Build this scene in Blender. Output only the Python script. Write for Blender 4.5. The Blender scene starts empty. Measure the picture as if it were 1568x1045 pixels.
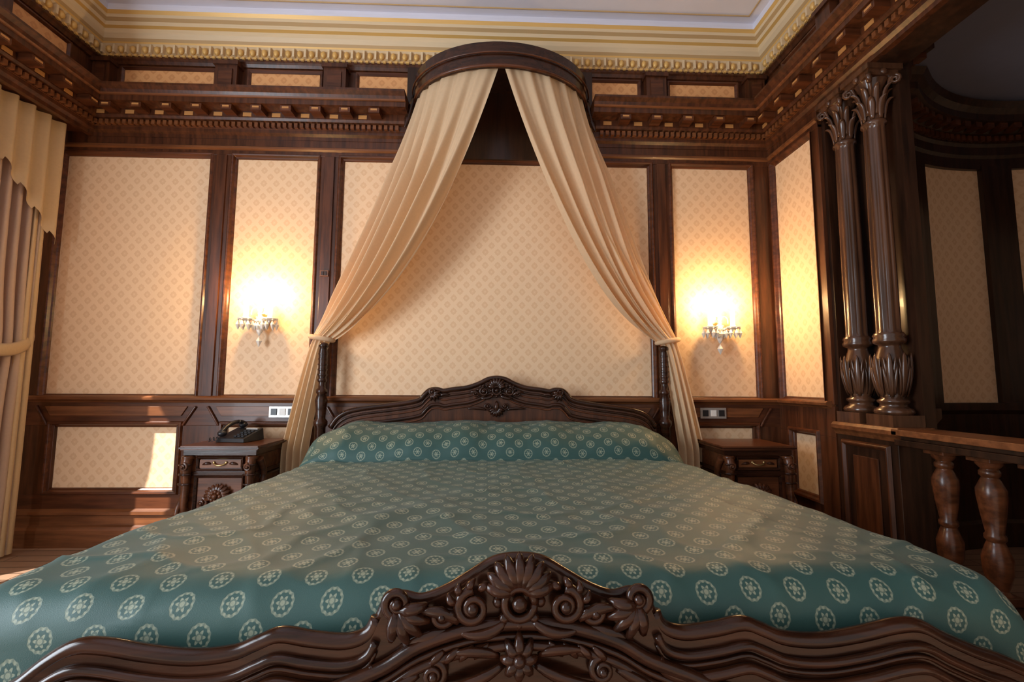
import bpy, math, random, bisect
from math import sin, cos, pi, radians, sqrt, atan2
from mathutils import Vector, Matrix, noise
random.seed(4)
scene = bpy.context.scene

# ------------------------------------------------------------------ materials
class NT:
    def __init__(s, name):
        s.mat = bpy.data.materials.new(name); s.mat.use_nodes = True
        s.t = s.mat.node_tree; s.bsdf = s.t.nodes['Principled BSDF']
        s.out = s.t.nodes['Material Output']
    def n(s, typ, **kw):
        x = s.t.nodes.new(typ)
        for k, v in kw.items(): setattr(x, k, v)
        return x
    def l(s, a, b): s.t.links.new(a, b)
    def m(s, op, a, b=None, c=None):
        x = s.n('ShaderNodeMath', operation=op)
        for i, v in enumerate((a, b, c)):
            if v is None: continue
            if isinstance(v, (int, float)): x.inputs[i].default_value = v
            else: s.l(v, x.inputs[i])
        return x.outputs[0]
    def step(s, v, lo, hi):
        x = s.n('ShaderNodeMapRange', interpolation_type='SMOOTHSTEP')
        s.l(v, x.inputs[0]); x.inputs[1].default_value = lo; x.inputs[2].default_value = hi
        return x.outputs[0]
    def mix(s, f, a, b):
        x = s.n('ShaderNodeMix', data_type='RGBA')
        if isinstance(f, (int, float)): x.inputs[0].default_value = f
        else: s.l(f, x.inputs[0])
        for i, v in ((6, a), (7, b)):
            if isinstance(v, tuple): x.inputs[i].default_value = (*v, 1)
            else: s.l(v, x.inputs[i])
        return x.outputs[2]
    def noise(s, scale, detail=3, vec=None, rough=.5):
        x = s.n('ShaderNodeTexNoise'); x.inputs['Scale'].default_value = scale
        x.inputs['Detail'].default_value = detail; x.inputs['Roughness'].default_value = rough
        if vec is not None: s.l(vec, x.inputs['Vector'])
        return x.outputs[0]
    def set(s, **kw):
        names = dict(col='Base Color', rough='Roughness', metal='Metallic', trans='Transmission Weight',
                     em='Emission Color', ems='Emission Strength', coat='Coat Weight', sheen='Sheen Weight', spec='Specular IOR Level', alpha='Alpha')
        for k, v in kw.items():
            i = s.bsdf.inputs[names[k]]
            if isinstance(v, tuple): i.default_value = (*v, 1)
            elif isinstance(v, (int, float)): i.default_value = v
            else: s.l(v, i)
    def bump(s, h, strength=.3, dist=.01):
        x = s.n('ShaderNodeBump'); x.inputs['Strength'].default_value = strength
        x.inputs['Distance'].default_value = dist
        s.l(h, x.inputs['Height']); s.l(x.outputs[0], s.bsdf.inputs['Normal'])

def wood(name, dark, light, rough=.3, axis='z', sc=1.0, bumps=.08, coat=.05, spec=.38):
    w = NT(name); tc = w.n('ShaderNodeTexCoord')
    mp = w.n('ShaderNodeMapping'); w.l(tc.outputs['Object'], mp.inputs[0])
    s = {'z': (14, 14, 1.2), 'x': (1.2, 14, 14), 'y': (14, 1.2, 14)}[axis]
    mp.inputs['Scale'].default_value = tuple(k*sc for k in s)
    n1 = w.noise(2.2, 6, mp.outputs[0], .6); n2 = w.noise(3, 2, tc.outputs['Object'])
    f = w.m('ADD', w.m('MULTIPLY', w.step(n1, .3, .7), .75), w.m('MULTIPLY', n2, .25))
    w.set(col=w.mix(f, dark, light), rough=rough, coat=coat, spec=spec)
    w.bump(n1, bumps, .004)
    return w.mat

WD = wood('mahogany', (.028, .0080, .003), (.110, .034, .012), .34)
WDX = wood('mahogany_x', (.034, .0095, .0035), (.130, .039, .014), .34, 'x')
WL = wood('mahogany_light', (.085, .027, .009), (.22, .078, .027), .36, 'x')
WC = wood('carved_mahogany', (.012, .0040, .002), (.050, .0160, .007), .22, 'x', 1.5, .12)
WN = wood('carved_walnut', (.036, .0115, .0045), (.15, .048, .018), .30, 'x', 1.2, .10)
WP = wood('dark_oak', (.012, .0055, .003), (.046, .018, .009), .28)
WK = wood('column_wood', (.032, .0135, .007), (.120, .050, .024), .22, 'z', .6, .03, .1, .5)

def plain(name, col, rough=.5, **kw):
    w = NT(name); n = w.noise(30, 3)
    d = tuple(c*.86 for c in col)
    w.set(col=w.mix(n, d, col), rough=rough, **kw); return w.mat
GOLD = plain('gilt', (.78, .48, .15), .42, metal=.15)
DGOLD = plain('gilded_dentil', (.55, .26, .08), .45)
CREAM = plain('cream_paint', (.77, .60, .37), .5)
TAN = plain('ochre_paint', (.56, .37, .17), .5)
CEIL = plain('ceiling_paint', (.78, .78, .88), .7)
BLACK = plain('black_plastic', (.012, .013, .016), .35)
SILVER = plain('silver_plate', (.50, .47, .43), .35, metal=.6)
WAX = plain('candle_white', (.78, .77, .73), .4)
BRASS = plain('brass', (.6, .42, .18), .3, metal=.9)

def wallpaper(name, a, b, per=.1):
    w = NT(name); tc = w.n('ShaderNodeTexCoord'); sp = w.n('ShaderNodeSeparateXYZ')
    w.l(tc.outputs['Object'], sp.inputs[0])
    k = 2*pi/per
    u = w.m('MULTIPLY', w.m('ADD', sp.outputs[0], sp.outputs[1]), k)
    v = w.m('MULTIPLY', sp.outputs[2], k*.92)
    s = w.m('ABSOLUTE', w.m('ADD', w.m('COSINE', u), w.m('COSINE', v)))
    pet = w.m('MULTIPLY', w.m('COSINE', w.m('MULTIPLY', u, 4)), w.m('COSINE', w.m('MULTIPLY', v, 4)))
    s2 = w.m('ADD', s, w.m('MULTIPLY', pet, .28))
    f = w.m('MULTIPLY', w.step(s2, .95, 1.2), w.m('SUBTRACT', 1, w.m('MULTIPLY', w.step(s2, 1.75, 1.9), .6)))
    fine = w.noise(220, 2, tc.outputs['Object'])
    f = w.m('ADD', w.m('MULTIPLY', f, .75), w.m('MULTIPLY', fine, .2))
    w.set(col=w.mix(f, a, b), rough=.62); return w.mat
WALLP = wallpaper('damask_wallpaper', (.82, .565, .345), (.72, .45, .25), .09)
WALLO = wallpaper('orange_damask', (.76, .38, .15), (.62, .28, .10), .09)

def fabric(name, col, trans=.35, rough=.8):
    w = NT(name); tc = w.n('ShaderNodeTexCoord')
    n = w.noise(60, 4, tc.outputs['Object'])
    c = w.mix(n, tuple(x*.88 for x in col), col)
    w.set(col=c, rough=rough, sheen=.15)
    tr = w.n('ShaderNodeBsdfTranslucent'); w.l(c, tr.inputs[0])
    mx = w.n('ShaderNodeMixShader'); mx.inputs[0].default_value = trans
    w.l(w.bsdf.outputs[0], mx.inputs[1]); w.l(tr.outputs[0], mx.inputs[2]); w.l(mx.outputs[0], w.out.inputs[0])
    return w.mat
DRAPE = fabric('ivory_voile', (.86, .63, .39), .35)
CURT = fabric('curtain_cream', (.66, .46, .25), .25)
CURTP = fabric('curtain_rose', (.62, .45, .34), .3)

def spread():
    w = NT('medallion_bedspread'); uv = w.n('ShaderNodeUVMap'); sp = w.n('ShaderNodeSeparateXYZ')
    w.l(uv.outputs[0], sp.inputs[0]); U, V = sp.outputs[0], sp.outputs[1]
    W, H = .106, .122; rx, ry = .0250, .0285
    def med(ou, ov):
        dx = w.m('MULTIPLY', w.m('SUBTRACT', w.m('FRACT', w.m('DIVIDE', w.m('ADD', U, ou), W)), .5), W/rx)
        dy = w.m('MULTIPLY', w.m('SUBTRACT', w.m('FRACT', w.m('DIVIDE', w.m('ADD', V, ov), H)), .5), H/ry)
        r = w.m('SQRT', w.m('ADD', w.m('MULTIPLY', dx, dx), w.m('MULTIPLY', dy, dy)))
        an = w.m('ARCTAN2', dy, dx)
        ro = w.m('ADD', r, w.m('MULTIPLY', w.m('COSINE', w.m('MULTIPLY', an, 12)), .03))
        ring = w.m('SUBTRACT', 1, w.step(w.m('ABSOLUTE', w.m('SUBTRACT', ro, .86)), .07, .14))
        dash = w.m('ADD', .72, w.m('MULTIPLY', w.m('COSINE', w.m('MULTIPLY', an, 12)), .28))
        ring = w.m('MULTIPLY', ring, dash)
        pet = w.m('MULTIPLY', w.m('ADD', w.m('COSINE', w.m('MULTIPLY', an, 6)), 3.6), .125)
        inn = w.m('SUBTRACT', 1, w.step(w.m('SUBTRACT', r, pet), -.08, .03))
        core = w.m('SUBTRACT', 1, w.m('MULTIPLY', w.m('SUBTRACT', 1, w.step(w.m('ABSOLUTE', w.m('SUBTRACT', r, .26)), .04, .09)), .65))
        return w.m('MAXIMUM', ring, w.m('MULTIPLY', inn, core))
    M = w.m('MAXIMUM', med(10, 10), med(10+W/2, 10+H/2))
    n = w.noise(9, 4, uv.outputs[0]); fine = w.noise(500, 1, uv.outputs[0])
    base = w.mix(n, (.017, .063, .056), (.030, .092, .080))
    medc = w.mix(fine, (.22, .27, .19), (.37, .39, .28))
    w.set(col=w.mix(w.m('MULTIPLY', M, .86), base, medc), rough=.55, sheen=.08)
    w.bump(w.m('ADD', fine, M), .12, .003)
    return w.mat
SPREAD = spread()

def floor_mat():
    w = NT('parquet'); tc = w.n('ShaderNodeTexCoord')
    b = w.n('ShaderNodeTexBrick'); w.l(tc.outputs['Object'], b.inputs[0])
    b.inputs['Color1'].default_value = (.30, .18, .12, 1); b.inputs['Color2'].default_value = (.40, .25, .16, 1)
    b.inputs['Mortar'].default_value = (.04, .02, .01, 1); b.inputs['Scale'].default_value = 1
    b.inputs['Mortar Size'].default_value = .004; b.inputs['Brick Width'].default_value = .6; b.inputs['Row Height'].default_value = .09
    n = w.noise(12, 4, tc.outputs['Object'])
    w.set(col=w.mix(w.m('MULTIPLY', n, .5), b.outputs[0], (.2, .12, .08)), rough=.35); return w.mat
FLOOR = floor_mat()
def crystal():
    w = NT('crystal'); w.set(col=(.97, .93, .86), rough=.05, trans=.35); w.bsdf.inputs['IOR'].default_value = 1.6
    return w.mat
CRYS = crystal()
def bulb():
    w = NT('lit_bulb'); w.set(col=(1, .9, .7), em=(1, .78, .45), ems=25.0); return w.mat
BULB = bulb()

# ------------------------------------------------------------------ builder
class B:
    def __init__(s, name):
        s.name = name; s.v = []; s.f = []; s.mi = []; s.sm = []; s.mats = []; s.M = Matrix.Identity(4); s.uv = {}
    def add(s, vs, fs, mat, smooth=False, uvs=None):
        o = len(s.v)
        if mat not in s.mats: s.mats.append(mat)
        k = s.mats.index(mat)
        for i, p in enumerate(vs):
            s.v.append(tuple(s.M @ Vector(p)))
            if uvs: s.uv[o+i] = uvs[i]
        for f in fs:
            s.f.append([o+i for i in f]); s.mi.append(k); s.sm.append(smooth)
    def box(s, x0, x1, y0, y1, z0, z1, mat, taper=0):
        if x0 > x1: x0, x1 = x1, x0
        if y0 > y1: y0, y1 = y1, y0
        vs = [(x, y, z) for z in (z0, z1) for y in (y0, y1) for x in (x0, x1)]
        s.add(vs, [(0,2,3,1),(4,5,7,6),(0,1,5,4),(2,6,7,3),(0,4,6,2),(1,3,7,5)], mat)
    def lathe(s, prof, c=(0,0,0), seg=24, mat=None, flute=None, smooth=True, a0=0, a1=2*pi):
        full = abs(a1-a0-2*pi) < 1e-6; n = seg if full else seg+1
        vs = []
        for (r, z, *fl) in prof:
            for i in range(n):
                a = a0+(a1-a0)*i/seg; rr = r
                if flute and fl and fl[0]: rr = r*(1-flute[1]*(0.5+0.5*cos(flute[0]*a))**2)
                vs.append((c[0]+rr*cos(a), c[1]+rr*sin(a), c[2]+z))
        fs = []
        for j in range(len(prof)-1):
            for i in range(seg):
                i2 = (i+1) % n
                fs.append((j*n+i, j*n+i2, (j+1)*n+i2, (j+1)*n+i))
        s.add(vs, fs, mat, smooth)
    def tube(s, pts, rad, mat, sides=8, flat=1.0, ref=(0,1,0)):
        pts = [Vector(p) for p in pts]; n = len(pts); ref = Vector(ref)
        if isinstance(rad, (int, float)): rad = [rad]*n
        vs = []
        for i, p in enumerate(pts):
            t = (pts[min(i+1, n-1)]-pts[max(i-1, 0)]).normalized()
            b = ref - t*ref.dot(t)
            if b.length < 1e-3: b = Vector((1,0,0)) - t*t.x
            b.normalize(); nn = t.cross(b)
            for k in range(sides):
                a = 2*pi*k/sides
                vs.append(p + nn*rad[i]*cos(a) + b*rad[i]*flat*sin(a))
        fs = [(i*sides+k, i*sides+(k+1) % sides, (i+1)*sides+(k+1) % sides, (i+1)*sides+k) for i in range(n-1) for k in range(sides)]
        fs.append(tuple(range(sides))[::-1]); fs.append(tuple((n-1)*sides+k for k in range(sides)))
        s.add(vs, fs, mat, True)
    def ell(s, c, r, mat, seg=12, rings=8):
        vs = []; fs = []
        for j in range(rings+1):
            ph = pi*j/rings
            for i in range(seg):
                a = 2*pi*i/seg
                vs.append((c[0]+r[0]*sin(ph)*cos(a), c[1]+r[1]*sin(ph)*sin(a), c[2]+r[2]*cos(ph)))
        for j in range(rings):
            for i in range(seg): fs.append((j*seg+i, (j+1)*seg+i, (j+1)*seg+(i+1) % seg, j*seg+(i+1) % seg))
        s.add(vs, fs, mat, True)
    def sweep(s, prof, path, mats, side=1, smooth=False, closed_prof=False):
        P = [Vector((p[0], p[1])) for p in path]; nrm = []
        for i in range(len(P)-1):
            t = (P[i+1]-P[i]).normalized(); nrm.append(Vector((-t.y, t.x))*side)
        off = []
        for i in range(len(P)):
            if i == 0: off.append(nrm[0])
            elif i == len(P)-1: off.append(nrm[-1])
            else: off.append((nrm[i-1]+nrm[i])/(1+nrm[i-1].dot(nrm[i])))
        n = len(prof)
        for k in range(n-1):
            mat = mats[k] if isinstance(mats, list) else mats
            vs = []; 
            for i in range(len(P)):
                for q in (prof[k], prof[k+1]):
                    vs.append((P[i].x+off[i].x*q[0], P[i].y+off[i].y*q[0], q[1]))
            s.add(vs, [(2*i, 2*i+1, 2*i+3, 2*i+2) for i in range(len(P)-1)], mat, smooth)
        for e in (0, len(P)-1):
            vs = [(P[e].x+off[e].x*q[0], P[e].y+off[e].y*q[0], q[1]) for q in prof]
            s.add(vs, [tuple(range(n))], mats[0] if isinstance(mats, list) else mats)
    def along(s, path, side, step, w, d0, d1, z0, z1, mat, m0=.12, fn=None, ph=0.5):
        for i in range(len(path)-1):
            a = Vector(path[i]); b = Vector(path[i+1]); L = (b-a).length; t = (b-a)/L; nn = Vector((-t.y, t.x))*side
            cnt = int((L-2*m0)/step)
            if cnt < 1: continue
            st = (L-2*m0)/cnt
            for c in range(cnt):
                p = a+t*(m0+(c+ph)*st)
                if fn: fn(p, t, nn); continue
                vs = []
                for z in (z0, z1):
                    for d in (d0, d1):
                        for h in (-w/2, w/2):
                            g = p+t*h+nn*d; vs.append((g.x, g.y, z))
                s.add(vs, [(0,2,3,1),(4,5,7,6),(0,1,5,4),(2,6,7,3),(0,4,6,2),(1,3,7,5)], mat)
    def frame(s, a0, a1, z0, z1, mp, mat, prof=None):
        prof = prof or [(0, 0), (0, .006), (.008, .014), (.014, .03), (.026, .034), (.034, .028), (.04, 0)]
        vs = []; 
        for o, h in prof:
            for (a, z) in ((a0-o, z0-o), (a1+o, z0-o), (a1+o, z1+o), (a0-o, z1+o)): vs.append(mp(a, z, h))
        fs = [(k*4+i, k*4+(i+1) % 4, (k+1)*4+(i+1) % 4, (k+1)*4+i) for k in range(len(prof)-1) for i in range(4)]
        s.add(vs, fs, mat)
    def strip(s, pts, zb, y0, y1, mat):
        n = len(pts); vs = []
        for x, z in pts: vs += [(x, y0, zb), (x, y0, z), (x, y1, z), (x, y1, zb)]
        fs = []
        for i in range(n-1):
            for k in range(4): fs.append((i*4+k, i*4+(k+1) % 4, (i+1)*4+(k+1) % 4, (i+1)*4+k))
        fs += [(0,1,2,3), tuple((n-1)*4+k for k in (3,2,1,0))]
        s.add(vs, fs, mat)
    def grid(s, fn, nu, nv, mat, uvf=None):
        vs = []; uvs = []
        for j in range(nv+1):
            for i in range(nu+1):
                vs.append(fn(i/nu, j/nv)); uvs.append(uvf(i/nu, j/nv) if uvf else (i/nu, j/nv))
        fs = [(j*(nu+1)+i, j*(nu+1)+i+1, (j+1)*(nu+1)+i+1, (j+1)*(nu+1)+i) for j in range(nv) for i in range(nu)]
        s.add(vs, fs, mat, True, uvs)
    def done(s, bevel=0, parent=None, solid=0, fixn=True):
        me = bpy.data.meshes.new(s.name); me.from_pydata(s.v, [], s.f)
        for m in s.mats: me.materials.append(m)
        me.polygons.foreach_set('material_index', s.mi); me.polygons.foreach_set('use_smooth', s.sm)
        if s.uv:
            l = me.uv_layers.new(name='UVMap')
            for lp in me.loops: l.data[lp.index].uv = s.uv.get(lp.vertex_index, (0, 0))
        if fixn:
            import bmesh
            bm = bmesh.new(); bm.from_mesh(me); bmesh.ops.recalc_face_normals(bm, faces=bm.faces); bm.to_mesh(me); bm.free()
        ob = bpy.data.objects.new(s.name, me); scene.collection.objects.link(ob)
        if parent: ob.parent = parent
        if solid:
            md = ob.modifiers.new('s', 'SOLIDIFY'); md.thickness = solid
        if bevel:
            md = ob.modifiers.new('b', 'BEVEL'); md.width = bevel; md.segments = 2; md.limit_method = 'ANGLE'; md.angle_limit = radians(50)
        return ob
def empty(name, loc=(0,0,0)):
    e = bpy.data.objects.new(name, None); e.location = loc; scene.collection.objects.link(e); return e

def bez(pts, n=14):
    pts = [Vector(p) for p in pts]; out = []
    for i in range(n+1):
        t = i/n; q = list(pts)
        while len(q) > 1: q = [q[k].lerp(q[k+1], t) for k in range(len(q)-1)]
        out.append(q[0])
    return out
def smoothline(pts, sub=5):
    P = [Vector(p) for p in pts]; P = [P[0]*2-P[1]]+P+[P[-1]*2-P[-2]]; out = []
    for i in range(1, len(P)-2):
        for k in range(sub):
            t = k/sub; a, b, c, d = P[i-1:i+3]
            out.append(.5*((2*b)+(c-a)*t+(2*a-5*b+4*c-d)*t*t+(3*b-a-3*c+d)*t**3))
    out.append(P[-2]); return out
def leaf(b, pts, w, mat, flat=.5, n=10, ref=(0,1,0)):
    q = bez(pts, n); b.tube(q, [w*(.25+.75*sin(pi*min(1, .12+i/n*.85)))*(1 if i < n else .3) for i in range(n+1)], mat, 6, flat, ref)
def spiral(b, cx, y, cz, r0, r1, turns, a0, dr, w, mat, n=30, dome=.01):
    pts = []; rad = []
    for i in range(n+1):
        t = i/n; r = r0+(r1-r0)*t; a = a0+dr*turns*2*pi*t
        pts.append((cx+r*cos(a), y-dome*t, cz+r*sin(a))); rad.append(w*(1-.55*t))
    b.tube(pts, rad, mat, 7); b.ell((cx, y-dome, cz), (r1*1.6, .012, r1*1.6), mat, 10, 6)

# ------------------------------------------------------------------ room shell
XL, XU, XR, ZC, YE = -3.2, -2.95, 2.06, 3.76, -5.2
b = B('floor'); b.box(-3.4, 5.6, YE, .2, -.1, 0, FLOOR); b.done()
b = B('ceiling'); b.box(-3.4, 5.6, YE, .2, ZC, ZC+.1, CEIL); b.done()
b = B('wall_back'); b.box(XL-.2, XR+.18, 0, .2, 0, ZC, WALLP); b.done()
b = B('wall_left')   # with two tall windows
w1 = (-.62, -2.0, .15, 2.7); w2 = (-2.4, -3.9, .15, 2.7)
b.box(XL-.2, XL, 0, w1[0], 0, ZC, WALLP); b.box(XL-.2, XL, w1[1], w2[0], 0, ZC, WALLP); b.box(XL-.2, XL, w2[1], YE, 0, ZC, WALLP)
for w in (w1, w2):
    b.box(XL-.2, XL, w[0], w[1], 0, w[2], WALLP); b.box(XL-.2, XL, w[0], w[1], w[3], ZC, WALLP)
b.box(XL, XU, -.0, YE, 2.89, ZC, WD)
b.done()
for i, w in enumerate((w1, w2)):
    b = B('window_%d' % (i+1)); x0, x1 = XL-.14, XL-.08
    y0, y1, z0, z1 = w[1], w[0], w[2], w[3]; ym = (y0+y1)/2-.1
    for (a, c) in ((y0, y0+.06), (y1-.06, y1), (ym-.03, ym+.03)): b.box(x0, x1, a, c, z0, z1, WD)
    for (a, c) in ((z0, z0+.08), (z1-.08, z1)): b.box(x0, x1, y0, y1, a, c, WD)
    b.done(.004)
b = B('wall_right'); b.box(XR, XR+.18, -.54, 0, 0, ZC, WALLP); b.done()
b = B('trim_header'); b.box(XR, XR+.18, YE, -.54, 2.86, ZC, WP)
b.box(XR-.0, XR+.18, -.585, -.541, .0, 2.86, WP); b.box(XR+.135, XR+.20, -.97, -.585, 0, 2.86, WP); b.done()
b = B('wall_light_block'); b.box(XR+.0, 5.5, -3.5, -3.4, 0, ZC, WALLP); b.done()  # unseen wall, added to keep world background light out of the bay

# alcove (round bay) on the right
cx, cy, R = 3.53, -1.6, 1.5
arc = [(2.245, -.955), (2.245, -.42), (cx+R*cos(radians(128)), -.42)] + [(cx+R*cos(radians(a)), cy+R*sin(radians(a))) for a in range(124, -62, -4)]
b = B('wall_bay'); b.sweep([(0, 0), (0, 3.5)], arc, WALLP, side=-1); b.done(fixn=False)
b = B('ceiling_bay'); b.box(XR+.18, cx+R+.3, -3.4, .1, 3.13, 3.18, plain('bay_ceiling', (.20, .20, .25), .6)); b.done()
wprof = [(0, 2.70), (.03, 2.70), (.03, 2.78), (.045, 2.80), (.045, 2.86), (.06, 2.88), (.06, 2.93), (.09, 2.95), (.12, 2.97), (.19, 2.985), (.19, 3.03), (.22, 3.06), (.24, 3.10), (0, 3.14)]
b = B('trim_bay')
b.sweep(wprof, arc, WP, side=-1)
b.along(arc, -1, .05, .03, .05, .085, 2.89, 2.93, WDX, .0); b.along(arc, -1, .1, .05, .08, .17, 2.945, 2.985, WDX, .0)
b.sweep([(0, 0), (.05, 0), (.05, .16), (.03, .18), (.03, .90), (.06, .93), (.06, .98), (0, .98)], arc, WP, side=-1)
b.sweep([(0, .97), (.02, .97), (.02, 2.72), (0, 2.72)], arc[:5], WP, side=-1)
for a in (112, 84, 56, 28, 0, -28):
    sub = [(cx+R*cos(radians(a+k)), cy+R*sin(radians(a+k))) for k in (4, 1.4, -1.4, -4)]
    b.sweep([(0, .98), (.035, .98), (.035, 2.72), (0, 2.72)], sub, WP, side=-1)
b.done()

# ------------------------------------------------------------------ back / right wall panelling
bk = lambda a, z, h: (a, -h, z)
rt = lambda a, z, h: (XR-h, a, z)
b = B('trim_wall_panelling')
T = .025
for x0, x1 in ((XL, -3.13), (-2.07, -1.93), (-1.30, -1.16), (1.146, 1.28), (1.914, XR)):
    b.box(x0, x1, 0, -T, .96, 2.76, WD)
for x0, x1 in ((-2.07, -1.93), (-1.30, -1.16), (1.146, 1.28)):
    b.box(x0+.035, x1-.035, 0, -T-.012, 1.0, 2.74, WD)
panels = [(-3.13, -2.07), (-1.93, -1.30), (-1.16, 1.146), (1.28, 1.914)]
for x0, x1 in panels: b.frame(x0+.03, x1-.03, 1.0+.012, 2.74-.02, bk, WDX, [(0, 0), (.004, .01), (.012, .016), (.02, .034), (.03, .036), (.04, .024)])
b.box(XL, XR, 0, -T, .0, .34, WDX); b.box(XL, XR, 0, -T, .80, .96, WDX)
b.sweep([(0, .955), (.03, .955), (.04, .965), (.062, .975), (.065, .99), (.05, 1.0), (0, 1.005)], [(XL, 0), (XR, 0), (XR, -.54)], WL, side=-1)
b.sweep([(0, 0), (.05, 0), (.05, .11), (.042, .13), (.03, .14), (.03, .20), (.045, .21), (.045, .23), (.02, .25)], [(XL, 0), (XR, 0), (XR, -.54)], WL, side=-1)
lows = [(-3.0, -2.19), (-1.86, -1.37), (-1.05, 1.03), (1.35, 1.84)]
edges = [XL, -3.0, -2.19, -1.86, -1.37, -1.05, 1.03, 1.35, 1.84, XR]
for i in range(0, len(edges)-1, 2): b.box(edges[i], edges[i+1], 0, -T, .34, .80, WD)
for x0, x1 in lows: b.frame(x0, x1, .38, .785, bk, WDX, [(0, 0), (.004, .012), (.014, .02), (.022, .04), (.036, .042), (.045, .022)])
for x0, x1 in lows:
    vs = [(x0-.03, 0, .865), (x1+.03, 0, .865), (x1+.07, 0, .93), (x0-.07, 0, .93)]
    vs2 = [(x, -T-.010, z) for x, y, z in vs]
    b.add(vs+vs2, [(4, 5, 6, 7), (0, 1, 5, 4), (1, 2, 6, 5), (2, 3, 7, 6), (3, 0, 4, 7)], WL)
    for s, xx in ((-1, x0), (1, x1)):
        b.tube([(xx+s*.045, -T-.008, .80), (xx+s*.075, -T-.008, .85), (xx+s*.125, -T-.008, .93)], .009, WDX, 6)
b.box(XR, XR-T, -.06, 0, .98, 2.76, WD); b.box(XR, XR-T, -.56, -.48, .98, 2.76, WD)
b.frame(-.47, -.075, 1.02, 2.72, rt, WDX, [(0, 0), (.004, .01), (.012, .016), (.02, .034), (.03, .036)])
b.box(XR, XR-T, -.56, 0, 0, .38, WD); b.box(XR, XR-T, -.56, 0, .785, .97, WD)
b.box(XR, XR-T, -.15, 0, .38, .785, WD); b.box(XR, XR-T, -.56, -.39, .38, .785, WD)
b.frame(-.38, -.16, .40, .77, rt, WDX, [(0, 0), (.004, .012), (.014, .02), (.022, .04), (.036, .042), (.045, .022)])
b.box(XL, XR, 0, -.03, 2.74, 2.92, WD); b.box(XR, XR-.03, -.56, 0, 2.74, 2.92, WD)
b.sweep([(.03, 2.775), (.045, 2.785), (.045, 2.80), (.03, 2.81)], [(XL, 0), (XR, 0), (XR, -.56)], WL, side=-1)
b.done(.002)

# ------------------------------------------------------------------ wood entablature + frieze
b = B('trim_cornice')
cprof = [(0, 2.86), (.035, 2.86), (.035, 2.885), (.055, 2.90), (.055, 2.925), (.06, 2.925), (.06, 2.965), (.085, 2.975), (.095, 2.99),
         (.095, 3.035), (.19, 3.04), (.19, 3.075), (.205, 3.085), (.215, 3.105), (.24, 3.125), (.24, 3.14), (0, 3.15)]
cm = [WD]*4+[WL]+[WD]*12
pL = [(XU, -4.8), (XU, 0), (-.66, 0)]; pR = [(.68, 0), (XR, 0), (XR, -4.8)]
for p in (pL, pR):
    b.sweep(cprof, p, cm, side=-1)
    b.along(p, -1, .040, .024, .055, .085, 2.93, 2.962, WL, .06)
    b.along(p, -1, .19, .075, .09, .18, 2.998, 3.036, WDX, .12)
    b.along(p, -1, .19, .05, .10, .183, 3.004, 3.022, WL, .12)
    b.along(p, -1, .19, .06, .09, .097, 2.998, 3.026, DGOLD, .12, None, 0.0)
    b.along(p, -1, .19, .045, .18, .184, 3.014, 3.026, DGOLD, .12)
    b.sweep([(.19, 3.076), (.2, 3.078), (.207, 3.086)], p, WL, side=-1)
b.box(-.68, .70, 0, -.05, 2.74, 3.44, WP)
full = [(XU, -4.8), (XU, 0), (XR, 0), (XR, -4.8)]
b.sweep([(.0, 3.12), (.02, 3.12), (.02, 3.44), (0, 3.45)], full, WD, side=-1)
b.sweep([(.02, 3.41), (.035, 3.415), (.045, 3.435), (.055, 3.445), (.055, 3.465), (0, 3.47)], full, WD, side=-1)
fz0, fz1 = 3.17, 3.375
FP = [(0, .02), (.0, .03), (.012, .042), (.022, .042), (.028, .02)]
for x0, x1 in [(-2.74, -2.1), (-1.83, -1.33), (-1.04, -.1), (.1, 1.05), (1.3, 1.80)]:
    b.box(x0, x1, 0, -.026, fz0, fz1, WALLO); b.frame(x0, x1, fz0, fz1, bk, WDX, FP)
for x0, x1 in ((-2.055, -1.90), (-1.28, -1.12), (1.10, 1.25), (1.87, 2.0), (-2.92, -2.80)):
    b.box(x0, x1, 0, -.09, 3.12, 3.40, WD); b.box(x0-.012, x1+.012, 0, -.105, 3.39, 3.42, WD); b.box(x0+.03, x1-.03, 0, -.10, 3.17, 3.36, WDX)
for k in range(8):
    y1 = -.28-.56*k; y0 = y1-.36
    if y0 < -4.7: break
    b.box(XR, XR-.026, y0, y1, fz0, fz1, WALLO); b.frame(y0, y1, fz0, fz1, rt, WDX, FP)
    b.box(XU, XU+.026, y0, y1, fz0, fz1, WALLO); b.frame(y0, y1, fz0, fz1, lambda a, z, h: (XU+h, a, z), WDX, FP)
    for X, s in ((XR, -1), (XU, 1)):
        b.box(X, X+s*.09, y0-.16, y0-.04, 3.12, 3.40, WD); b.box(X, X+s*.105, y0-.172, y0-.028, 3.39, 3.42, WD)
b.done()

b = B('trim_crown')
kp = [(0, 3.455), (.05, 3.455), (.055, 3.47), (.055, 3.54), (.07, 3.55), (.075, 3.56), (.09, 3.575), (.11, 3.60), (.115, 3.63), (.135, 3.64), (.14, 3.665), (.16, 3.68), (.165, 3.70), (.18, 3.72), (.185, ZC)]
km = [CREAM, TAN, TAN, CREAM, GOLD, TAN, CREAM, CREAM, GOLD, CREAM, TAN, CREAM, GOLD, CEIL]
b.sweep(kp, full, km, side=-1)
def egg(p, t, n):
    c = p+n*.062
    b.ell((c.x, c.y, 3.508), (.020, .020, .027), GOLD, 8, 6)
b.along(full, -1, .085, 0, 0, 0, 0, 0, GOLD, .07, egg)
b.along(full, -1, .085, .014, .055, .078, 3.478, 3.54, CREAM, .07, None, 0.0)
b.along(full, -1, .0425, .02, .05, .068, 3.457, 3.471, GOLD, .07)
inner = [(XU+.25, -4.8), (XU+.25, -.25), (XR-.25, -.25), (XR-.25, -4.8)]
b.sweep([(0, ZC), (.002, ZC-.006), (.008, ZC-.008), (.010, ZC)], inner, TAN, side=-1)
b.done()

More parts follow.
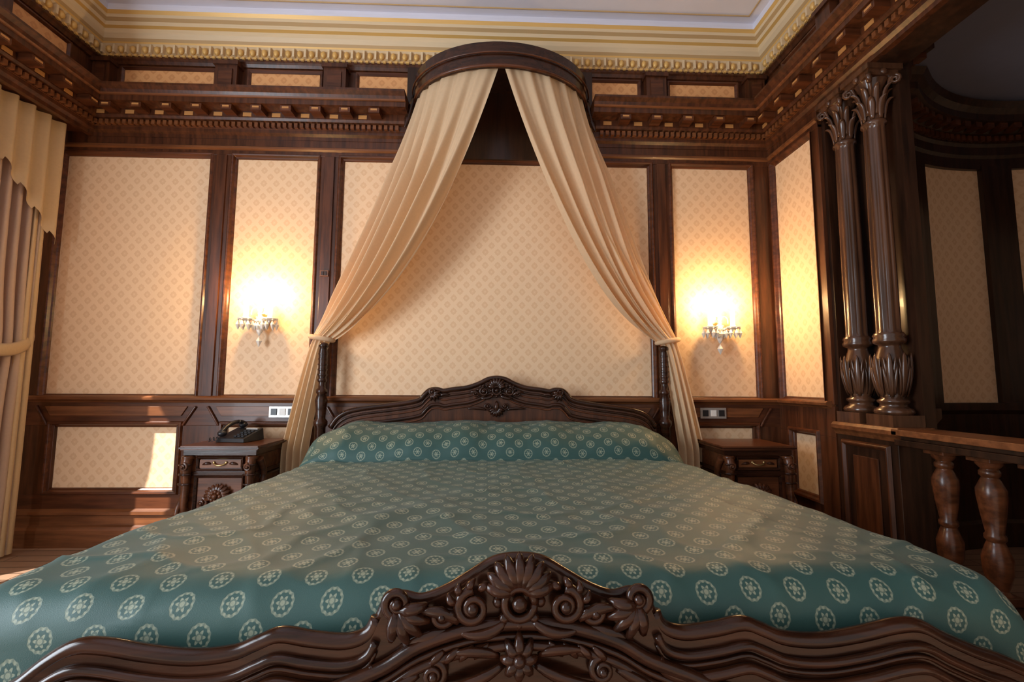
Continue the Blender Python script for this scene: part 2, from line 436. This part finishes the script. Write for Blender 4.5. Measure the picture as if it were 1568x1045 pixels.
# ------------------------------------------------------------------ columns, balustrade
def column(name, x, y):
    b = B(name)
    b.box(x-.085, x+.085, y-.085, y+.085, .885, .945, WK)
    prof = [(.0, .945), (.082, .945), (.088, .96), (.082, .975), (.062, .985), (.058, 1.0), (.07, 1.01), (.07, 1.02), (.052, 1.03), (.056, 1.06), (.072, 1.12), (.076, 1.18), (.066, 1.25), (.05, 1.30), (.05, 1.315), (.07, 1.325), (.074, 1.34), (.066, 1.355), (.072, 1.365), (.064, 1.38)]
    b.lathe(prof, (x, y, 0), 28, WK)
    sh = [(.058, 1.38, 0), (.056, 1.40, 1), (.057, 1.7, 1), (.055, 2.1, 1), (.051, 2.52, 1), (.050, 2.545, 0), (.060, 2.55, 0), (.060, 2.565, 0), (.048, 2.575, 0)]
    b.lathe(sh, (x, y, 0), 96, WK, flute=(8, .13))
    b.lathe([(.046, 2.575), (.044, 2.65), (.052, 2.75), (.075, 2.80)], (x, y, 0), 24, WK)
    for k in range(8):
        a = k*pi/4; d = Vector((cos(a), sin(a), 0)); o = Vector((x, y, 0))
        def P(r, z): return o+d*r+Vector((0, 0, z))
        tang = Vector((-sin(a), cos(a), 0))
        leaf(b, [P(.058, 1.04), P(.085, 1.13), P(.085, 1.22), P(.085, 1.27)], .018, WK, .5, 10, d)
        for s in (-1, 1):
            leaf(b, [P(.06, 1.05)+tang*s*.012, P(.085, 1.13)+tang*s*.02, P(.082, 1.2)+tang*s*.03], .009, WK, .6, 8, d)
            leaf(b, [P(.07, 1.12)+tang*s*.010, P(.086, 1.19)+tang*s*.018, P(.082, 1.25)+tang*s*.026], .007, WK, .6, 8, d)
        leaf(b, [P(.05, 2.575), P(.055, 2.64), P(.06, 2.69), P(.095, 2.685)], .02, WK, .5, 10, d)
        a2 = a+pi/8; d2 = Vector((cos(a2), sin(a2), 0))
        leaf(b, [o+d2*.05+Vector((0,0,2.6)), o+d2*.055+Vector((0,0,2.70)), o+d2*.065+Vector((0,0,2.765)), o+d2*.105+Vector((0,0,2.75))], .018, WK, .5, 10, d2)
    for k in range(4):
        a = pi/4+k*pi/2; d = Vector((cos(a), sin(a), 0)); o = Vector((x, y, 0)); tg = Vector((-sin(a), cos(a), 0))
        pts = [o+d*.05+Vector((0, 0, 2.70)), o+d*.075+Vector((0, 0, 2.77))]
        c = o+d*.105+Vector((0, 0, 2.785))
        for i in range(16):
            t = i/15; r = .026*(1-.75*t); an = pi*.8-t*3.2*pi
            pts.append(c+d*r*cos(an)+Vector((0, 0, r*sin(an))))
        b.tube(pts, [.008]*2+[.012-.006*i/15 for i in range(16)], WK, 6, 1.4, tg)
    b.box(x-.085, x+.085, y-.085, y+.085, 2.80, 2.83, WK); b.box(x-.10, x+.10, y-.10, y+.10, 2.83, 2.86, WK)
    for s in (-1, 1): b.ell((x+s*0, y+s*.09, 2.82), (.02, .012, .02), WK); b.ell((x+s*.09, y, 2.82), (.012, .02, .02), WK)
    return b.done()
column('carved_column', 2.11, -.675); column('carved_column', 2.11, -.89)

b = B('balustrade')
x0, x1 = 2.02, 2.19
b.box(x0, x1, -1.0, -.59, .0, .825, WP)
b.sweep([(0, .815), (.01, .815), (.02, .835), (.035, .85), (.035, .87), (.02, .885), (-.17, .885)], [(x0, -.59), (x0, -1.03)], WL, side=-1)
b.box(x0-.01, x1, -1.03, -.59, 0, .14, WP)
pm = lambda a, z, h: (x0-h, a, z)
b.frame(-.93, -.66, .22, .76, pm, WD, [(0, 0), (.0, .008), (.012, .02), (.02, .02), (.03, .004)])
b.box(x0-.008, x0, -.88, -.71, .27, .71, WD)
b.box(x0-.01, x1, -3.38, -1.0, .83, .85, WP); b.box(x0-.035, x1+.02, -3.38, -1.0, .85, .88, WL); b.box(x0-.02, x1, -3.38, -1.0, .80, .83, WP)
b.box(x0-.01, x1, -3.38, -1.0, .0, .19, WP); b.box(x0-.02, x1+.01, -3.38, -1.0, .17, .20, WP)
y = -1.14
bp = [(.045, .20), (.045, .235), (.028, .25), (.034, .27), (.048, .32), (.05, .38), (.034, .43), (.028, .445), (.036, .455), (.036, .47), (.03, .48), (.042, .56), (.05, .63), (.05, .66), (.033, .70), (.028, .71), (.036, .72), (.036, .735), (.028, .745), (.045, .765), (.045, .80)]
while y > -3.3:
    b.lathe(bp, (2.11, y, 0), 20, WN); b.box(2.06, 2.16, y-.05, y+.05, .775, .80, WN); b.box(2.06, 2.16, y-.05, y+.05, .2, .235, WN)
    y -= .2
b.done(.003)

# ------------------------------------------------------------------ canopy
cX = .015
canopy = empty('bed_canopy', (0, 0, 0))
def ep(a, rx, ry): return (cX+rx*cos(a), -ry*sin(a))
path = [ep(pi-pi*i/40, .625, .485) for i in range(41)]
b = B('canopy_crown')
kz = .015
b.sweep([(d, z+kz) for d, z in [(-.02, 3.13), (.01, 3.125), (.015, 3.14), (.03, 3.15), (.03, 3.20), (.035, 3.22), (.05, 3.235), (.06, 3.255), (.075, 3.262), (.075, 3.285), (-.02, 3.29), (-.02, 3.13)]], path, WC, side=1, smooth=False)
vs = [(p[0], p[1], 3.255) for p in path]; b.add(vs, [tuple(range(len(vs)))], WP)
b.tube([(p[0], p[1], 3.145) for p in [ep(pi-pi*i/40, .64, .50) for i in range(41)]], .010, WDX, 8, 1, (0, 0, 1))
b.tube([(p[0], p[1], 3.225) for p in [ep(pi-pi*i/40, .657, .517) for i in range(41)]], .006, WDX, 8, 1, (0, 0, 1))
for s in (-1, 1): b.tube(bez([(cX+s*.64, -.03, 3.2), (cX+s*.66, -.10, 3.02), (cX+s*.69, -.12, 2.93)]), [.03]*10+[.025, .02, .015, .01, .005], WC)
b.done(parent=canopy)

def drape(side):
    b = B('canopy_drape')
    def base(u, s):
        th = radians(6+84*u)
        A = Vector((cX+side*.60*cos(th), -.465*sin(th), 3.22))
        Tt = Vector((side*(1.265-.12*u), -.09-.06*sin(pi*u), 1.43-.05*u))
        C = Vector((side*.80, -.13, 2.25)).lerp(Vector((side*.50, -.36, 1.66)), u**1.1)
        return A*(1-s)**2+C*2*s*(1-s)+Tt*s*s
    def f(u, v):
        s = v; e = 1e-3
        p = base(u, s); du = base(min(u+e, 1), s)-base(max(u-e, 0), s); dv = base(u, min(s+e, 1))-base(u, max(s-e, 0))
        n = du.cross(dv); 
        if n.length: n.normalize()
        amp = .010+.030*sin(pi*min(1, s*.95+.05))**.8
        ph = 2*pi*u*6.5
        w = (sin(ph+.9*sin(3*s+u*4))+.45*sin(ph*1.9+1.3+2*s)+.25*sin(ph*.5+4*s))
        w += .12*noise.noise(Vector((u*9, s*3, side)))
        return p+n*amp*w*min(1, .35+s*2)*(1.0 if s < .85 else 1-(s-.85)*4)
    b.grid(f, 150, 90, DRAPE)
    def g(u, v):
        z = 1.40-1.34*v; w = min(1, v*1.8)
        xx = 1.265-.12*u+(.17-.06*u)*w**.8
        a = .008+.022*w
        return (side*xx, -.075-.03*sin(pi*u)-a*sin(2*pi*u*4+v*1.5)-.02, z)
    b.grid(g, 60, 30, DRAPE)
    pts = []
    for i in range(25):
        a = 2*pi*i/24; pts.append((side*(1.205+.075*cos(a)), -.10-.055*sin(a), 1.40+.012*cos(a)*1.0))
    b.tube(pts, .017, DRAPE, 8, 1, (0, 0, 1))
    b.done(fixn=False, parent=canopy)
drape(-1); drape(1)

# ------------------------------------------------------------------ bed
bed = empty('bed', (0, -.1, 0)); bed.rotation_euler = (0, 0, radians(1.3))
def sym(h, g=None): return [(-x, z) for x, z in reversed((g or h)[1:])]+h
hb = B('headboard')
H = [(0, 1.135), (.06, 1.125), (.12, 1.095), (.2, 1.068), (.3, 1.055), (.36, 1.045), (.40, 1.055), (.45, 1.05), (.485, 1.02), (.52, .985), (.6, .965), (.72, .948), (.9, .925), (1.0, .90), (1.06, .86), (1.10, .80)]
prof = smoothline([(x, 0, z) for x, z in sym(H)], 4)
hb.strip([(p.x, p.z) for p in prof], .25, -.045, .0, WD)
for off, r, yy, m in ((.0, .017, -.045, WC), (-.035, .008, -.05, WC), (-.06, .006, -.048, WDX), (-.10, .012, -.05, WC), (-.125, .006, -.05, WDX)):
    hb.tube([(p.x*(1+off*.25), yy, p.z+off) for p in prof], r, m, 8)
def crest(b, y, zc, k, mat, yo=0):
    for i in range(9):
        a = radians(18+18*i); L = .075*k*(1.0+.25*sin(a))
        leaf(b, [(.010*k*cos(a), y-.012, zc+.01*k), (L*.6*cos(a), y-.035*k, zc+L*.6*sin(a)), (L*cos(a), y-.012, zc+L*sin(a))], .016*k, mat, .8)
    ring = [(.032*k*cos(2*pi*i/20), y-.02*k, zc-.012*k+.032*k*sin(2*pi*i/20)) for i in range(21)]
    b.tube(ring, .009*k, mat, 7); b.ell((0, y-.022*k, zc-.012*k), (.017*k, .016*k, .017*k), mat)
    for i in range(8):
        a = i*pi/4; b.ell((.046*k*cos(a), y-.01*k, zc-.012*k+.046*k*sin(a)), (.012*k, .012*k, .012*k), mat, 8, 6)
    for s in (-1, 1):
        spiral(b, s*.100*k, y-.012, zc-.02*k, .036*k, .008*k, 1.6, pi/2, -s, .012*k, mat)
        for j in range(5):
            a = radians(90-s*(-20+32*j)); 
            leaf(b, [(s*.100*k+.036*k*cos(a), y-.01, zc-.02*k+.036*k*sin(a)), (s*.100*k+.052*k*cos(a), y-.03*k, zc-.02*k+.050*k*sin(a)), (s*.100*k+.062*k*cos(a+.3*s), y-.01, zc-.02*k+.058*k*sin(a+.3*s))], .009*k, mat, .8)
        leaf(b, [(s*.13*k, y-.015, zc-.05*k), (s*.17*k, y-.03, zc-.01*k), (s*.215*k, y-.015, zc-.03*k)], .013*k, mat)
        spiral(b, s*.165*k, y-.01, zc-.035*k, .024*k, .006*k, 1.3, pi if s > 0 else 0, s, .009*k, mat)
        leaf(b, [(s*.03*k, y-.015, zc-.05*k), (s*.07*k, y-.03, zc-.085*k), (s*.13*k, y-.015, zc-.07*k)], .012*k, mat)
def ear(b, x, y, z, s, k, mat):
    spiral(b, x, y-.012, z+.012*k, .024*k, .006*k, 1.4, -pi/2, s, .010*k, mat)
    for i, (dx, dz) in enumerate(((-.055, .01), (-.06, -.02), (-.045, -.045), (-.02, -.06), (.01, -.055))):
        leaf(b, [(x, y-.012, z), (x+s*dx*.5*k, y-.035*k, z+dz*.4*k), (x+s*dx*k, y-.012, z+dz*k)], .012*k, mat, .8)
    leaf(b, [(x-s*.05*k, y-.01, z-.02*k), (x-s*.08*k, y-.02, z+.0*k), (x-s*.12*k, y-.01, z-.01*k)], .010*k, mat)
crest(hb, -.055, 1.06, .85, WC)
for s in (-1, 1): ear(hb, s*.43, -.05, 1.03, s, .95, WC)
for i in range(7):
    a = radians(200+23.3*i); hb_l = .06
    leaf(hb, [(0, -.055, .93), (hb_l*.6*cos(a), -.08, .93+hb_l*.6*sin(a)), (hb_l*cos(a), -.055, .93+hb_l*sin(a))], .012, WC, .8)
leaf(hb, [(0, -.055, .90), (0, -.085, .94), (0, -.055, .98)], .018, WC)
for s in (-1, 1): 
    spiral(hb, s*.06, -.055, .945, .025, .006, 1.4, 0 if s < 0 else pi, s, .008, WC)
    leaf(hb, [(s*.07, -.055, .92), (s*.13, -.07, .94), (s*.2, -.055, .925)], .01, WC)
hb.done(parent=bed)
hp = B('headboard_posts')
for s in (-1, 1):
    hp.lathe([(.0, 0), (.045, 0), (.045, .1), (.03, .12), (.034, .5), (.034, .8), (.045, .82), (.045, .84), (.03, .86), (.034, .92), (.04, .98), (.028, 1.02), (.036, 1.03), (.036, 1.05), (.024, 1.06), (.022, 1.10), (.028, 1.14), (.03, 1.3), (.024, 1.33), (.032, 1.34), (.032, 1.355), (.02, 1.365), (.0, 1.37)], (s*1.17, -.03, 0), 18, WC)
    for k in range(6):
        hp.lathe([(.026, 1.10+k*.035), (.033, 1.115+k*.035), (.026, 1.13+k*.035)], (s*1.17, -.03, 0), 16, WC)
hp.done(parent=bed)

# footboard
fy = -2.13
fb = B('footboard')
F = [(0, .735), (.05, .728), (.1, .70), (.15, .672), (.2, .655), (.24, .662), (.268, .655), (.285, .62), (.305, .585), (.35, .570), (.42, .576), (.48, .586), (.52, .573), (.57, .554), (.65, .547), (.74, .557), (.82, .572), (.875, .572), (.93, .545), (1.0, .515), (1.06, .495), (1.14, .46)]
FL = F[:-4]+[(.925, .545), (.975, .505), (1.03, .475), (1.12, .41)]
prof = smoothline([(x, 0, z) for x, z in sym(F, FL)], 5)
fb.strip([(p.x, p.z-.006) for p in prof], .12, fy-.045, fy, WC)
for seg in ([p for p in prof if p.x <= -.285], [p for p in prof if p.x >= .285]):
    for off, r, yy, m in ((.002, .017, -.028, WC), (-.032, .009, -.05, WC), (-.052, .005, -.048, WC), (-.075, .011, -.052, WC)):
        fb.tube([(p.x, fy+yy, p.z+off) for p in seg], r, m, 10)
cr = [p for p in prof if abs(p.x) < .285]
fb.tube([(p.x, fy-.025, p.z-.004) for p in cr], .012, WC, 8)
A = smoothline([(-.60, 0, .40), (-.46, 0, .455), (-.36, 0, .50), (-.27, 0, .535), (-.2, 0, .575), (-.1, 0, .605), (0, 0, .613), (.1, 0, .605), (.2, 0, .575), (.27, 0, .535), (.36, 0, .50), (.46, 0, .455), (.60, 0, .40)], 5)
for off, r, yy in ((0, .014, -.055), (-.028, .007, -.05), (-.045, .010, -.052)): fb.tube([(p.x, fy+yy, p.z+off) for p in A], r, WC, 9)
crest(fb, fy-.05, .668, .94, WC)
for s in (-1, 1):
    ear(fb, s*.245, fy-.045, .645, s, 1.15, WC)
    leaf(fb, [(s*.13, fy-.05, .60), (s*.18, fy-.07, .60), (s*.24, fy-.05, .57)], .014, WC)
    spiral(fb, s*.17, fy-.055, .520, .024, .006, 1.5, pi/2, s, .009, WC)
    leaf(fb, [(s*.03, fy-.055, .535), (s*.09, fy-.075, .50), (s*.17, fy-.055, .49)], .012, WC)
    leaf(fb, [(s*.04, fy-.055, .55), (s*.08, fy-.075, .575), (s*.14, fy-.055, .555)], .011, WC)
    leaf(fb, [(s*.20, fy-.055, .52), (s*.25, fy-.07, .50), (s*.31, fy-.055, .455)], .012, WC)
    for j in range(4): leaf(fb, [(s*(.06+.03*j), fy-.055, .575-.004*j), (s*(.08+.03*j), fy-.07, .565-.004*j), (s*(.09+.03*j), fy-.055, .545-.004*j)], .008, WC)
for i in range(8):
    a = radians(45*i); L = .038
    leaf(fb, [(0, fy-.055, .55), (L*.6*cos(a), fy-.085, .55+L*.6*sin(a)), (L*cos(a), fy-.055, .55+L*1.3*sin(a))], .012, WC, .8)
fb.ell((0, fy-.075, .55), (.013, .013, .013), WC)
for s in (-1, 1): fb.lathe([(.0, 0), (.05, 0), (.06, .05), (.04, .1), (.05, .14), (.05, .34), (.055, .35), (.04, .37), (.03, .38), (0, .39)], (s*1.09, fy-.02, 0), 20, WC)
fb.done(parent=bed)
br = B('side_rails')
for s in (-1, 1): br.box(s*1.02, s*1.06, fy, -.05, .22, .40, WD)
br.done(.004, parent=bed)
mt = B('mattress'); mt.box(-1.0, 1.0, fy+.12, -.08, .3, .59, WAX); mt.done(.04, parent=bed)

# bedspread (over mattress and pillows)
bs = B('bedspread'); Lf, Rf, Rr = 2.11, .10, .08
def sstep(a, c, x):
    t = max(0, min(1, (x-a)/(c-a))); return t*t*(3-2*t)
def arcm(a, W, R):
    s = 1 if a >= 0 else -1; a = abs(a)
    if a < W-R: return s*a, 0
    t = (a-(W-R))/R
    if t < pi/2: return s*(W-R+R*sin(t)), R*(1-cos(t))
    e = a-(W-R)-R*pi/2; return s*(W+.05*e), R+e
AA, BL = 1.70, 2.62
def pprof(bb): return sqrt(max(0, 1-(max(0, bb-.22)/.27)**2))
tab = [0.0]; K = 1200
for i in range(K):
    b0 = .05+BL*i/K; b1 = .05+BL*(i+1)/K
    tab.append(tab[-1]+sqrt((b1-b0)**2+(.19*(pprof(b1)-pprof(b0)))**2))
TL = tab[-1]
def b_of(v):
    s_ = v*TL; i = min(K-1, max(0, bisect.bisect_right(tab, s_)-1)); f_ = (s_-tab[i])/(tab[i+1]-tab[i])
    return .05+BL*(i+f_)/K
def fb_(u, v):
    a = -AA+2*AA*u; bb = b_of(v)
    Wd = 1.13+.085*sstep(.3, 2.2, bb)
    x, da = arcm(a, Wd, Rr); y, db = arcm(bb, Lf, Rf)
    z = .645+.012*cos(x/Wd*pi/2)
    ex = 1-sstep(.88, 1.14, abs(a))
    h = .19*(1-.10*math.exp(-((x-.02)/.18)**2)+.05*cos(x*5))*ex
    pp = pprof(bb)
    z += h*pp + .10*(1-ex)*(1-sstep(.3, .5, bb))*(1 if da < .2 else 1)
    nz = noise.noise(Vector((x*2.2, bb*2.5, 1)))*.010+noise.noise(Vector((x*6, bb*5, 4)))*.006
    rid = 1-abs(noise.noise(Vector((x*2.6+bb*1.2, bb*3.2-x, 7))))*2
    nz += .007*max(0, rid)**7
    rid = 1-abs(noise.noise(Vector((x*4.2-bb*2.2, bb*4.2+x, 3))))*2
    nz += .004*max(0, rid)**7
    if .02 < pp < 1: nz += .008*sin(x*16+3*sin(x*3))
    z = z+nz-da-db*(1 if abs(a) < Wd else 1)
    if da > Rr: x += (.018*sin(bb*14)+.01*sin(bb*31))*min(1, (da-Rr)*4)*(1 if a > 0 else -1)
    return (x, -y, max(.04, z))
bs.grid(fb_, 240, 260, SPREAD, lambda u, v: (-AA+2*AA*u, v*TL))
bs.done(fixn=False, parent=bed)

# ------------------------------------------------------------------ nightstands
def nightstand(x):
    b = B('nightstand'); w, d, h = .20, .36, .72
    b.box(-w, w, -d, 0, .10, .66, WN)
    b.box(-w-.025, w+.025, -d-.03, .0, .695, .72, WN); b.box(-w-.032, w+.032, -d-.037, 0, .703, .712, WC)
    b.box(-w-.012, w+.012, -d-.018, 0, .665, .695, WC)
    b.box(-w-.02, w+.02, -d-.02, 0, .04, .12, WC); b.box(-w-.01, w+.01, -d-.01, 0, .12, .15, WN); b.box(-w-.008, w+.008, -d-.008, 0, .545, .565, WC)
    f = lambda a, z, hh: (a, -d-hh, z)
    b.frame(-.125, .125, .585, .640, f, WC, [(0, .0), (0, .012), (.01, .018), (.018, .0)]); b.box(-.12, .12, -d-.008, -d, .59, .635, WL)
    b.tube(bez([(-.035, -d-.01, .620), (-.03, -d-.03, .60), (.03, -d-.03, .60), (.035, -d-.01, .620)]), .005, BRASS)
    for s in (-1, 1):
        b.ell((s*.036, -d-.012, .62), (.008, .006, .008), BRASS, 8, 6)
        leaf(b, [(s*.055, -d-.008, .612), (s*.075, -d-.022, .622), (s*.105, -d-.008, .606)], .009, WC, .8)
    b.frame(-.13, .13, .16, .53, f, WC, [(0, 0), (0, .008), (.012, .016), (.02, .0)])
    for s in (-1, 1):
        sf = lambda a, z, hh: (s*(w+hh), a, z)
        b.frame(-.28, -.05, .20, .52, sf, WC, [(0, 0), (0, .006), (.010, .012), (.018, .0)])
    for i in range(11):
        a = radians(-20+22*i); L = .068
        leaf(b, [(0, -d-.01, .43), (L*.6*cos(a), -d-.045, .43+L*.6*sin(a)), (L*1.2*cos(a), -d-.012, .43+L*sin(a))], .015, WN, .8)
    for i in range(8):
        a = radians(i*45); b.ell((.026*cos(a), -d-.038, .43+.026*sin(a)), (.012, .012, .012), WN, 8, 6)
    b.ell((0, -d-.045, .43), (.016, .016, .016), WN)
    for s in (-1, 1):
        spiral(b, s*.09, -d-.01, .385, .03, .007, 1.4, pi/2, s, .01, WN)
        leaf(b, [(s*.02, -d-.01, .36), (s*.06, -d-.03, .33), (s*.11, -d-.01, .30)], .012, WN)
        cxx = s*(w-.015)
        b.tube([(cxx, -d-.005-.030*sin(pi*t/12*1.0)-.014*cos(pi*t/6), .64-.31*t/12) for t in range(13)], [.029-.012*t/12 for t in range(13)], WN, 10)
        for t in (1, 3, 5): b.tube([(cxx+.032*cos(q*pi/8), -d-.03-.018*sin(q*pi/8)-.004, .64-.028*t) for q in range(9)], .006, WC, 6, 1, (0, 0, 1))
        b.lathe([(.0, -.0), (.034, 0), (.034, .015), (.022, .02)], (cxx, -d-.012, .642), 12, WN)
        spiral(b, cxx, -d-.05, .60, .022, .005, 1.4, pi/2, s, .008, WN); b.ell((cxx, -d-.012, .33), (.024, .024, .034), WN)
        b.tube([(cxx, -d-.005, .33), (cxx, -d-.0, .22), (cxx, -d-.01, .12)], [.014, .018, .026], WN, 8)
        pts = []
        for k in range(22):
            t = k/21; pts.append((s*(w+.014), -.33+.06*sin(t*pi*1.9)-.01, .64-.40*t))
        b.tube(pts, [.022-.010*k/21 for k in range(22)], WN, 8, 1, (1, 0, 0))
    for sx in (-1, 1):
        for yy in (-d+.03, -.04): b.lathe([(0, 0), (.025, 0), (.03, .03), (.02, .05)], (sx*(w-.03), yy, 0), 12, WC)
    o = b.done(.003); o.location = (x, -.07, 0); return o
nightstand(-1.64); nightstand(1.62)

# ------------------------------------------------------------------ telephone
b = B('desk_telephone')
b.M = Matrix.Rotation(radians(-12), 4, 'Z')
vs = [(-.10, -.09, 0), (.10, -.09, 0), (.10, .09, 0), (-.10, .09, 0), (-.095, -.085, .022), (.095, -.085, .022), (.095, .085, .075), (-.095, .085, .075)]
b.add(vs, [(0, 3, 2, 1), (4, 5, 6, 7), (0, 1, 5, 4), (1, 2, 6, 5), (2, 3, 7, 6), (3, 0, 4, 7)], BLACK)
for i in range(4):
    for j in range(3): b.box(.005+j*.026, .024+j*.026, -.065+i*.028, -.047+i*.028, .03+i*.008, .040+i*.008, BLACK)
b.box(.0, .085, .045, .078, .066, .076, SILVER)
b.tube(bez([(-.06, -.09, .060), (-.06, -.05, .11), (-.06, .05, .135), (-.06, .10, .10)]), [.02]+[.016]*13+[.02], BLACK, 10, .8)
b.ell((-.06, -.085, .052), (.028, .028, .02), BLACK); b.ell((-.06, .09, .092), (.028, .028, .02), BLACK)
b.tube([(-.09-.012*cos(k*.9), -.08-.004*k, .02+.012*sin(k*.9)) for k in range(20)], .003, BLACK, 5)
o = b.done(.003); o.location = (-1.65, -.22, .722)

# ------------------------------------------------------------------ sockets / switches
def sock(x, z, n=3):
    b = B('wall_socket'); w = .055*n+.02
    b.box(-w/2, w/2, -.047, -.036, -.038, .038, SILVER)
    for i in range(n):
        c = (i-(n-1)/2)*.058
        b.box(c-.02, c+.02, -.052, -.047, -.022, .022, BLACK if i != 1 else WAX)
    o = b.done(.001); o.location = (x, 0, z)
sock(-1.47, .895); sock(1.54, .895)
def sw(x, z):
    b = B('light_switch'); b.box(-.03, .03, -.048, -.038, -.022, .022, WL); b.box(-.02, -.002, -.052, -.048, -.014, .014, WP); b.box(.002, .02, -.052, -.048, -.014, .014, WP)
    o = b.done(.001); o.location = (x, 0, z)
sw(-1.23, 1.87)

# ------------------------------------------------------------------ sconces
def sconce(x, z):
    e = empty('crystal_wall_sconce', (x, 0, z))
    b = B('sconce_body')
    M = Matrix.Rotation(radians(90), 4, 'X'); b.M = M
    b.lathe([(0, 0), (.045, .0), (.05, .008), (.03, .018), (.014, .03), (0, .034)], (0, 0, 0), 20, BRASS); b.M = Matrix.Identity(4)
    b.lathe([(.0, -.11), (.010, -.10), (.022, -.075), (.010, -.05), (.016, -.03), (.030, -.005), (.016, .02), (.012, .05), (.020, .07), (.008, .09), (0, .105)], (0, -.06, 0), 14, CRYS)
    def drop(p, L=.035, r=.009):
        b.lathe([(0, 0), (r*.5, -.006), (0.001, -.012), (r, -.012-L*.45), (0, -.012-L)], p, 6, CRYS, smooth=False)
    for s in (-1, 1):
        b.tube(bez([(0, -.04, -.02), (s*.04, -.07, -.07), (s*.078, -.09, -.03), (s*.082, -.09, .0)]), .008, CRYS, 8)
        b.tube(bez([(0, -.06, .06), (s*.03, -.07, .11), (s*.06, -.08, .07), (s*.05, -.08, .03)]), .005, CRYS, 6)
        c = (s*.082, -.09, -.01)
        b.lathe([(.004, .0), (.03, .004), (.052, .014), (.049, .018), (.012, .010)], c, 16, CRYS)
        b.lathe([(.018, .01), (.020, .03), (.0165, .032), (.016, .13), (.0, .131)], c, 14, WAX)
        b.lathe([(.0, .13), (.006, .132), (.013, .15), (.011, .164), (.004, .184), (0, .19)], c, 12, BULB)
        for k in range(8):
            a = 2*pi*k/8; drop((c[0]+.048*cos(a), c[1]+.048*sin(a), c[2]+.012), .065, .015)
    for k in range(8):
        a = 2*pi*k/8; drop((.030*cos(a), -.06+.030*sin(a), -.005), .06, .015)
    drop((0, -.06, -.10), .08, .022)
    for s in (-1, 1):
        for k in range(9):
            t = k/8; b.ell((s*.082*t, -.06-.03*t, .07-.075*t-.05*sin(pi*t)), (.008, .008, .008), CRYS, 6, 4)
    b.done(parent=e)
    for s in (-1, 1):
        L = bpy.data.lights.new('sconce_bulb_light', 'POINT'); L.energy = 8.0; L.color = (1, .64, .28); L.shadow_soft_size = .03
        lo = bpy.data.objects.new('sconce_bulb_light', L); scene.collection.objects.link(lo); lo.parent = e; lo.location = (s*.082, -.17, .185)
sconce(-1.65, 1.53); sconce(1.60, 1.50)

# ------------------------------------------------------------------ window curtains
b = B('window_curtain')
def cur(y0, y1, z0, z1, x, amp, nf, mat, pinch=None):
    def f(u, v):
        z = z1+(z0-z1)*v; y = y0+(y1-y0)*u; w = 1
        if pinch: 
            w = 1-.12*math.exp(-((z-pinch)/.28)**2); y = y0+(y1-y0)*u*w
        return (x+amp*sin(2*pi*nf*u+.4*sin(z*2)), y+.01*sin(2*pi*nf*u*2), z)
    b.grid(f, nf*12, 40, mat)
cur(-.19, -.74, .02, 2.84, -3.07, .035, 8, CURTP, 1.32)
cur(-.19, -.28, .02, 2.84, -3.05, .020, 2, CURT, None)
cur(-.91, -1.85, .02, 2.84, -3.07, .035, 11, CURTP)
cur(-2.0, -2.25, .02, 2.84, -3.07, .035, 5, CURTP)
def val(u, v):
    y = -.14-1.8*u
    tail = 2.02+.42*min(1, u*1.9*2.6)
    st = .03*((u*1.9/.055) % 1)
    zb = tail+st if u*1.9 < .45 else 2.36-.12*abs(sin((u*1.9-.45)*3.5))
    return (-3.01+.022*sin(2*pi*u*1.9/.11), y, 2.87+(zb-2.87)*v)
b.grid(val, 300, 24, CURT)
b.tube(bez([(-3.17, -.10, 1.50), (-3.0, -.17, 1.32), (-2.99, -.32, 1.24), (-3.0, -.55, 1.28), (-3.12, -.6, 1.34)], 20), [.02+.02*sin(pi*i/20) for i in range(21)], CURT, 8, .4, (1, 0, 0))
b.done(fixn=False)

# ------------------------------------------------------------------ lights
def area(name, loc, rot, sx, sy, e, col):
    L = bpy.data.lights.new(name, 'AREA'); L.shape = 'RECTANGLE'; L.size = sx; L.size_y = sy; L.energy = e; L.color = col
    o = bpy.data.objects.new(name, L); scene.collection.objects.link(o); o.location = loc; o.rotation_euler = rot; return o
area('window_daylight', (XL-.03, -3.15, 1.5), (0, radians(-90), radians(25)), 2.3, 1.4, 120, (.80, .90, 1))
S = bpy.data.lights.new('sun', 'SUN'); S.energy = 10; S.color = (1, .95, .88); S.angle = .012
so = bpy.data.objects.new('sun', S); scene.collection.objects.link(so)
so.rotation_euler = Vector((.69, .70, -1.12)).to_track_quat('-Z', 'Y').to_euler()
wd = bpy.data.worlds.new('World'); scene.world = wd; wd.use_nodes = True
bg = wd.node_tree.nodes['Background']; bg.inputs[0].default_value = (1, .95, .92, 1); bg.inputs[1].default_value = .54

# ------------------------------------------------------------------ camera
cam = bpy.data.cameras.new('camera'); cam.lens = 16; cam.sensor_width = 36; cam.clip_start = .05
co = bpy.data.objects.new('camera', cam); scene.collection.objects.link(co)
M = Matrix.Rotation(radians(-1.9), 4, 'Z') @ Matrix.Rotation(radians(95.3), 4, 'X') @ Matrix.Rotation(radians(.3), 4, 'Z')
co.matrix_world = Matrix.Translation((0, -3.26, 1.1)) @ M
scene.camera = co
scene.view_settings.view_transform = 'Standard'
scene.view_settings.look = 'None'
scene.view_settings.exposure = .30
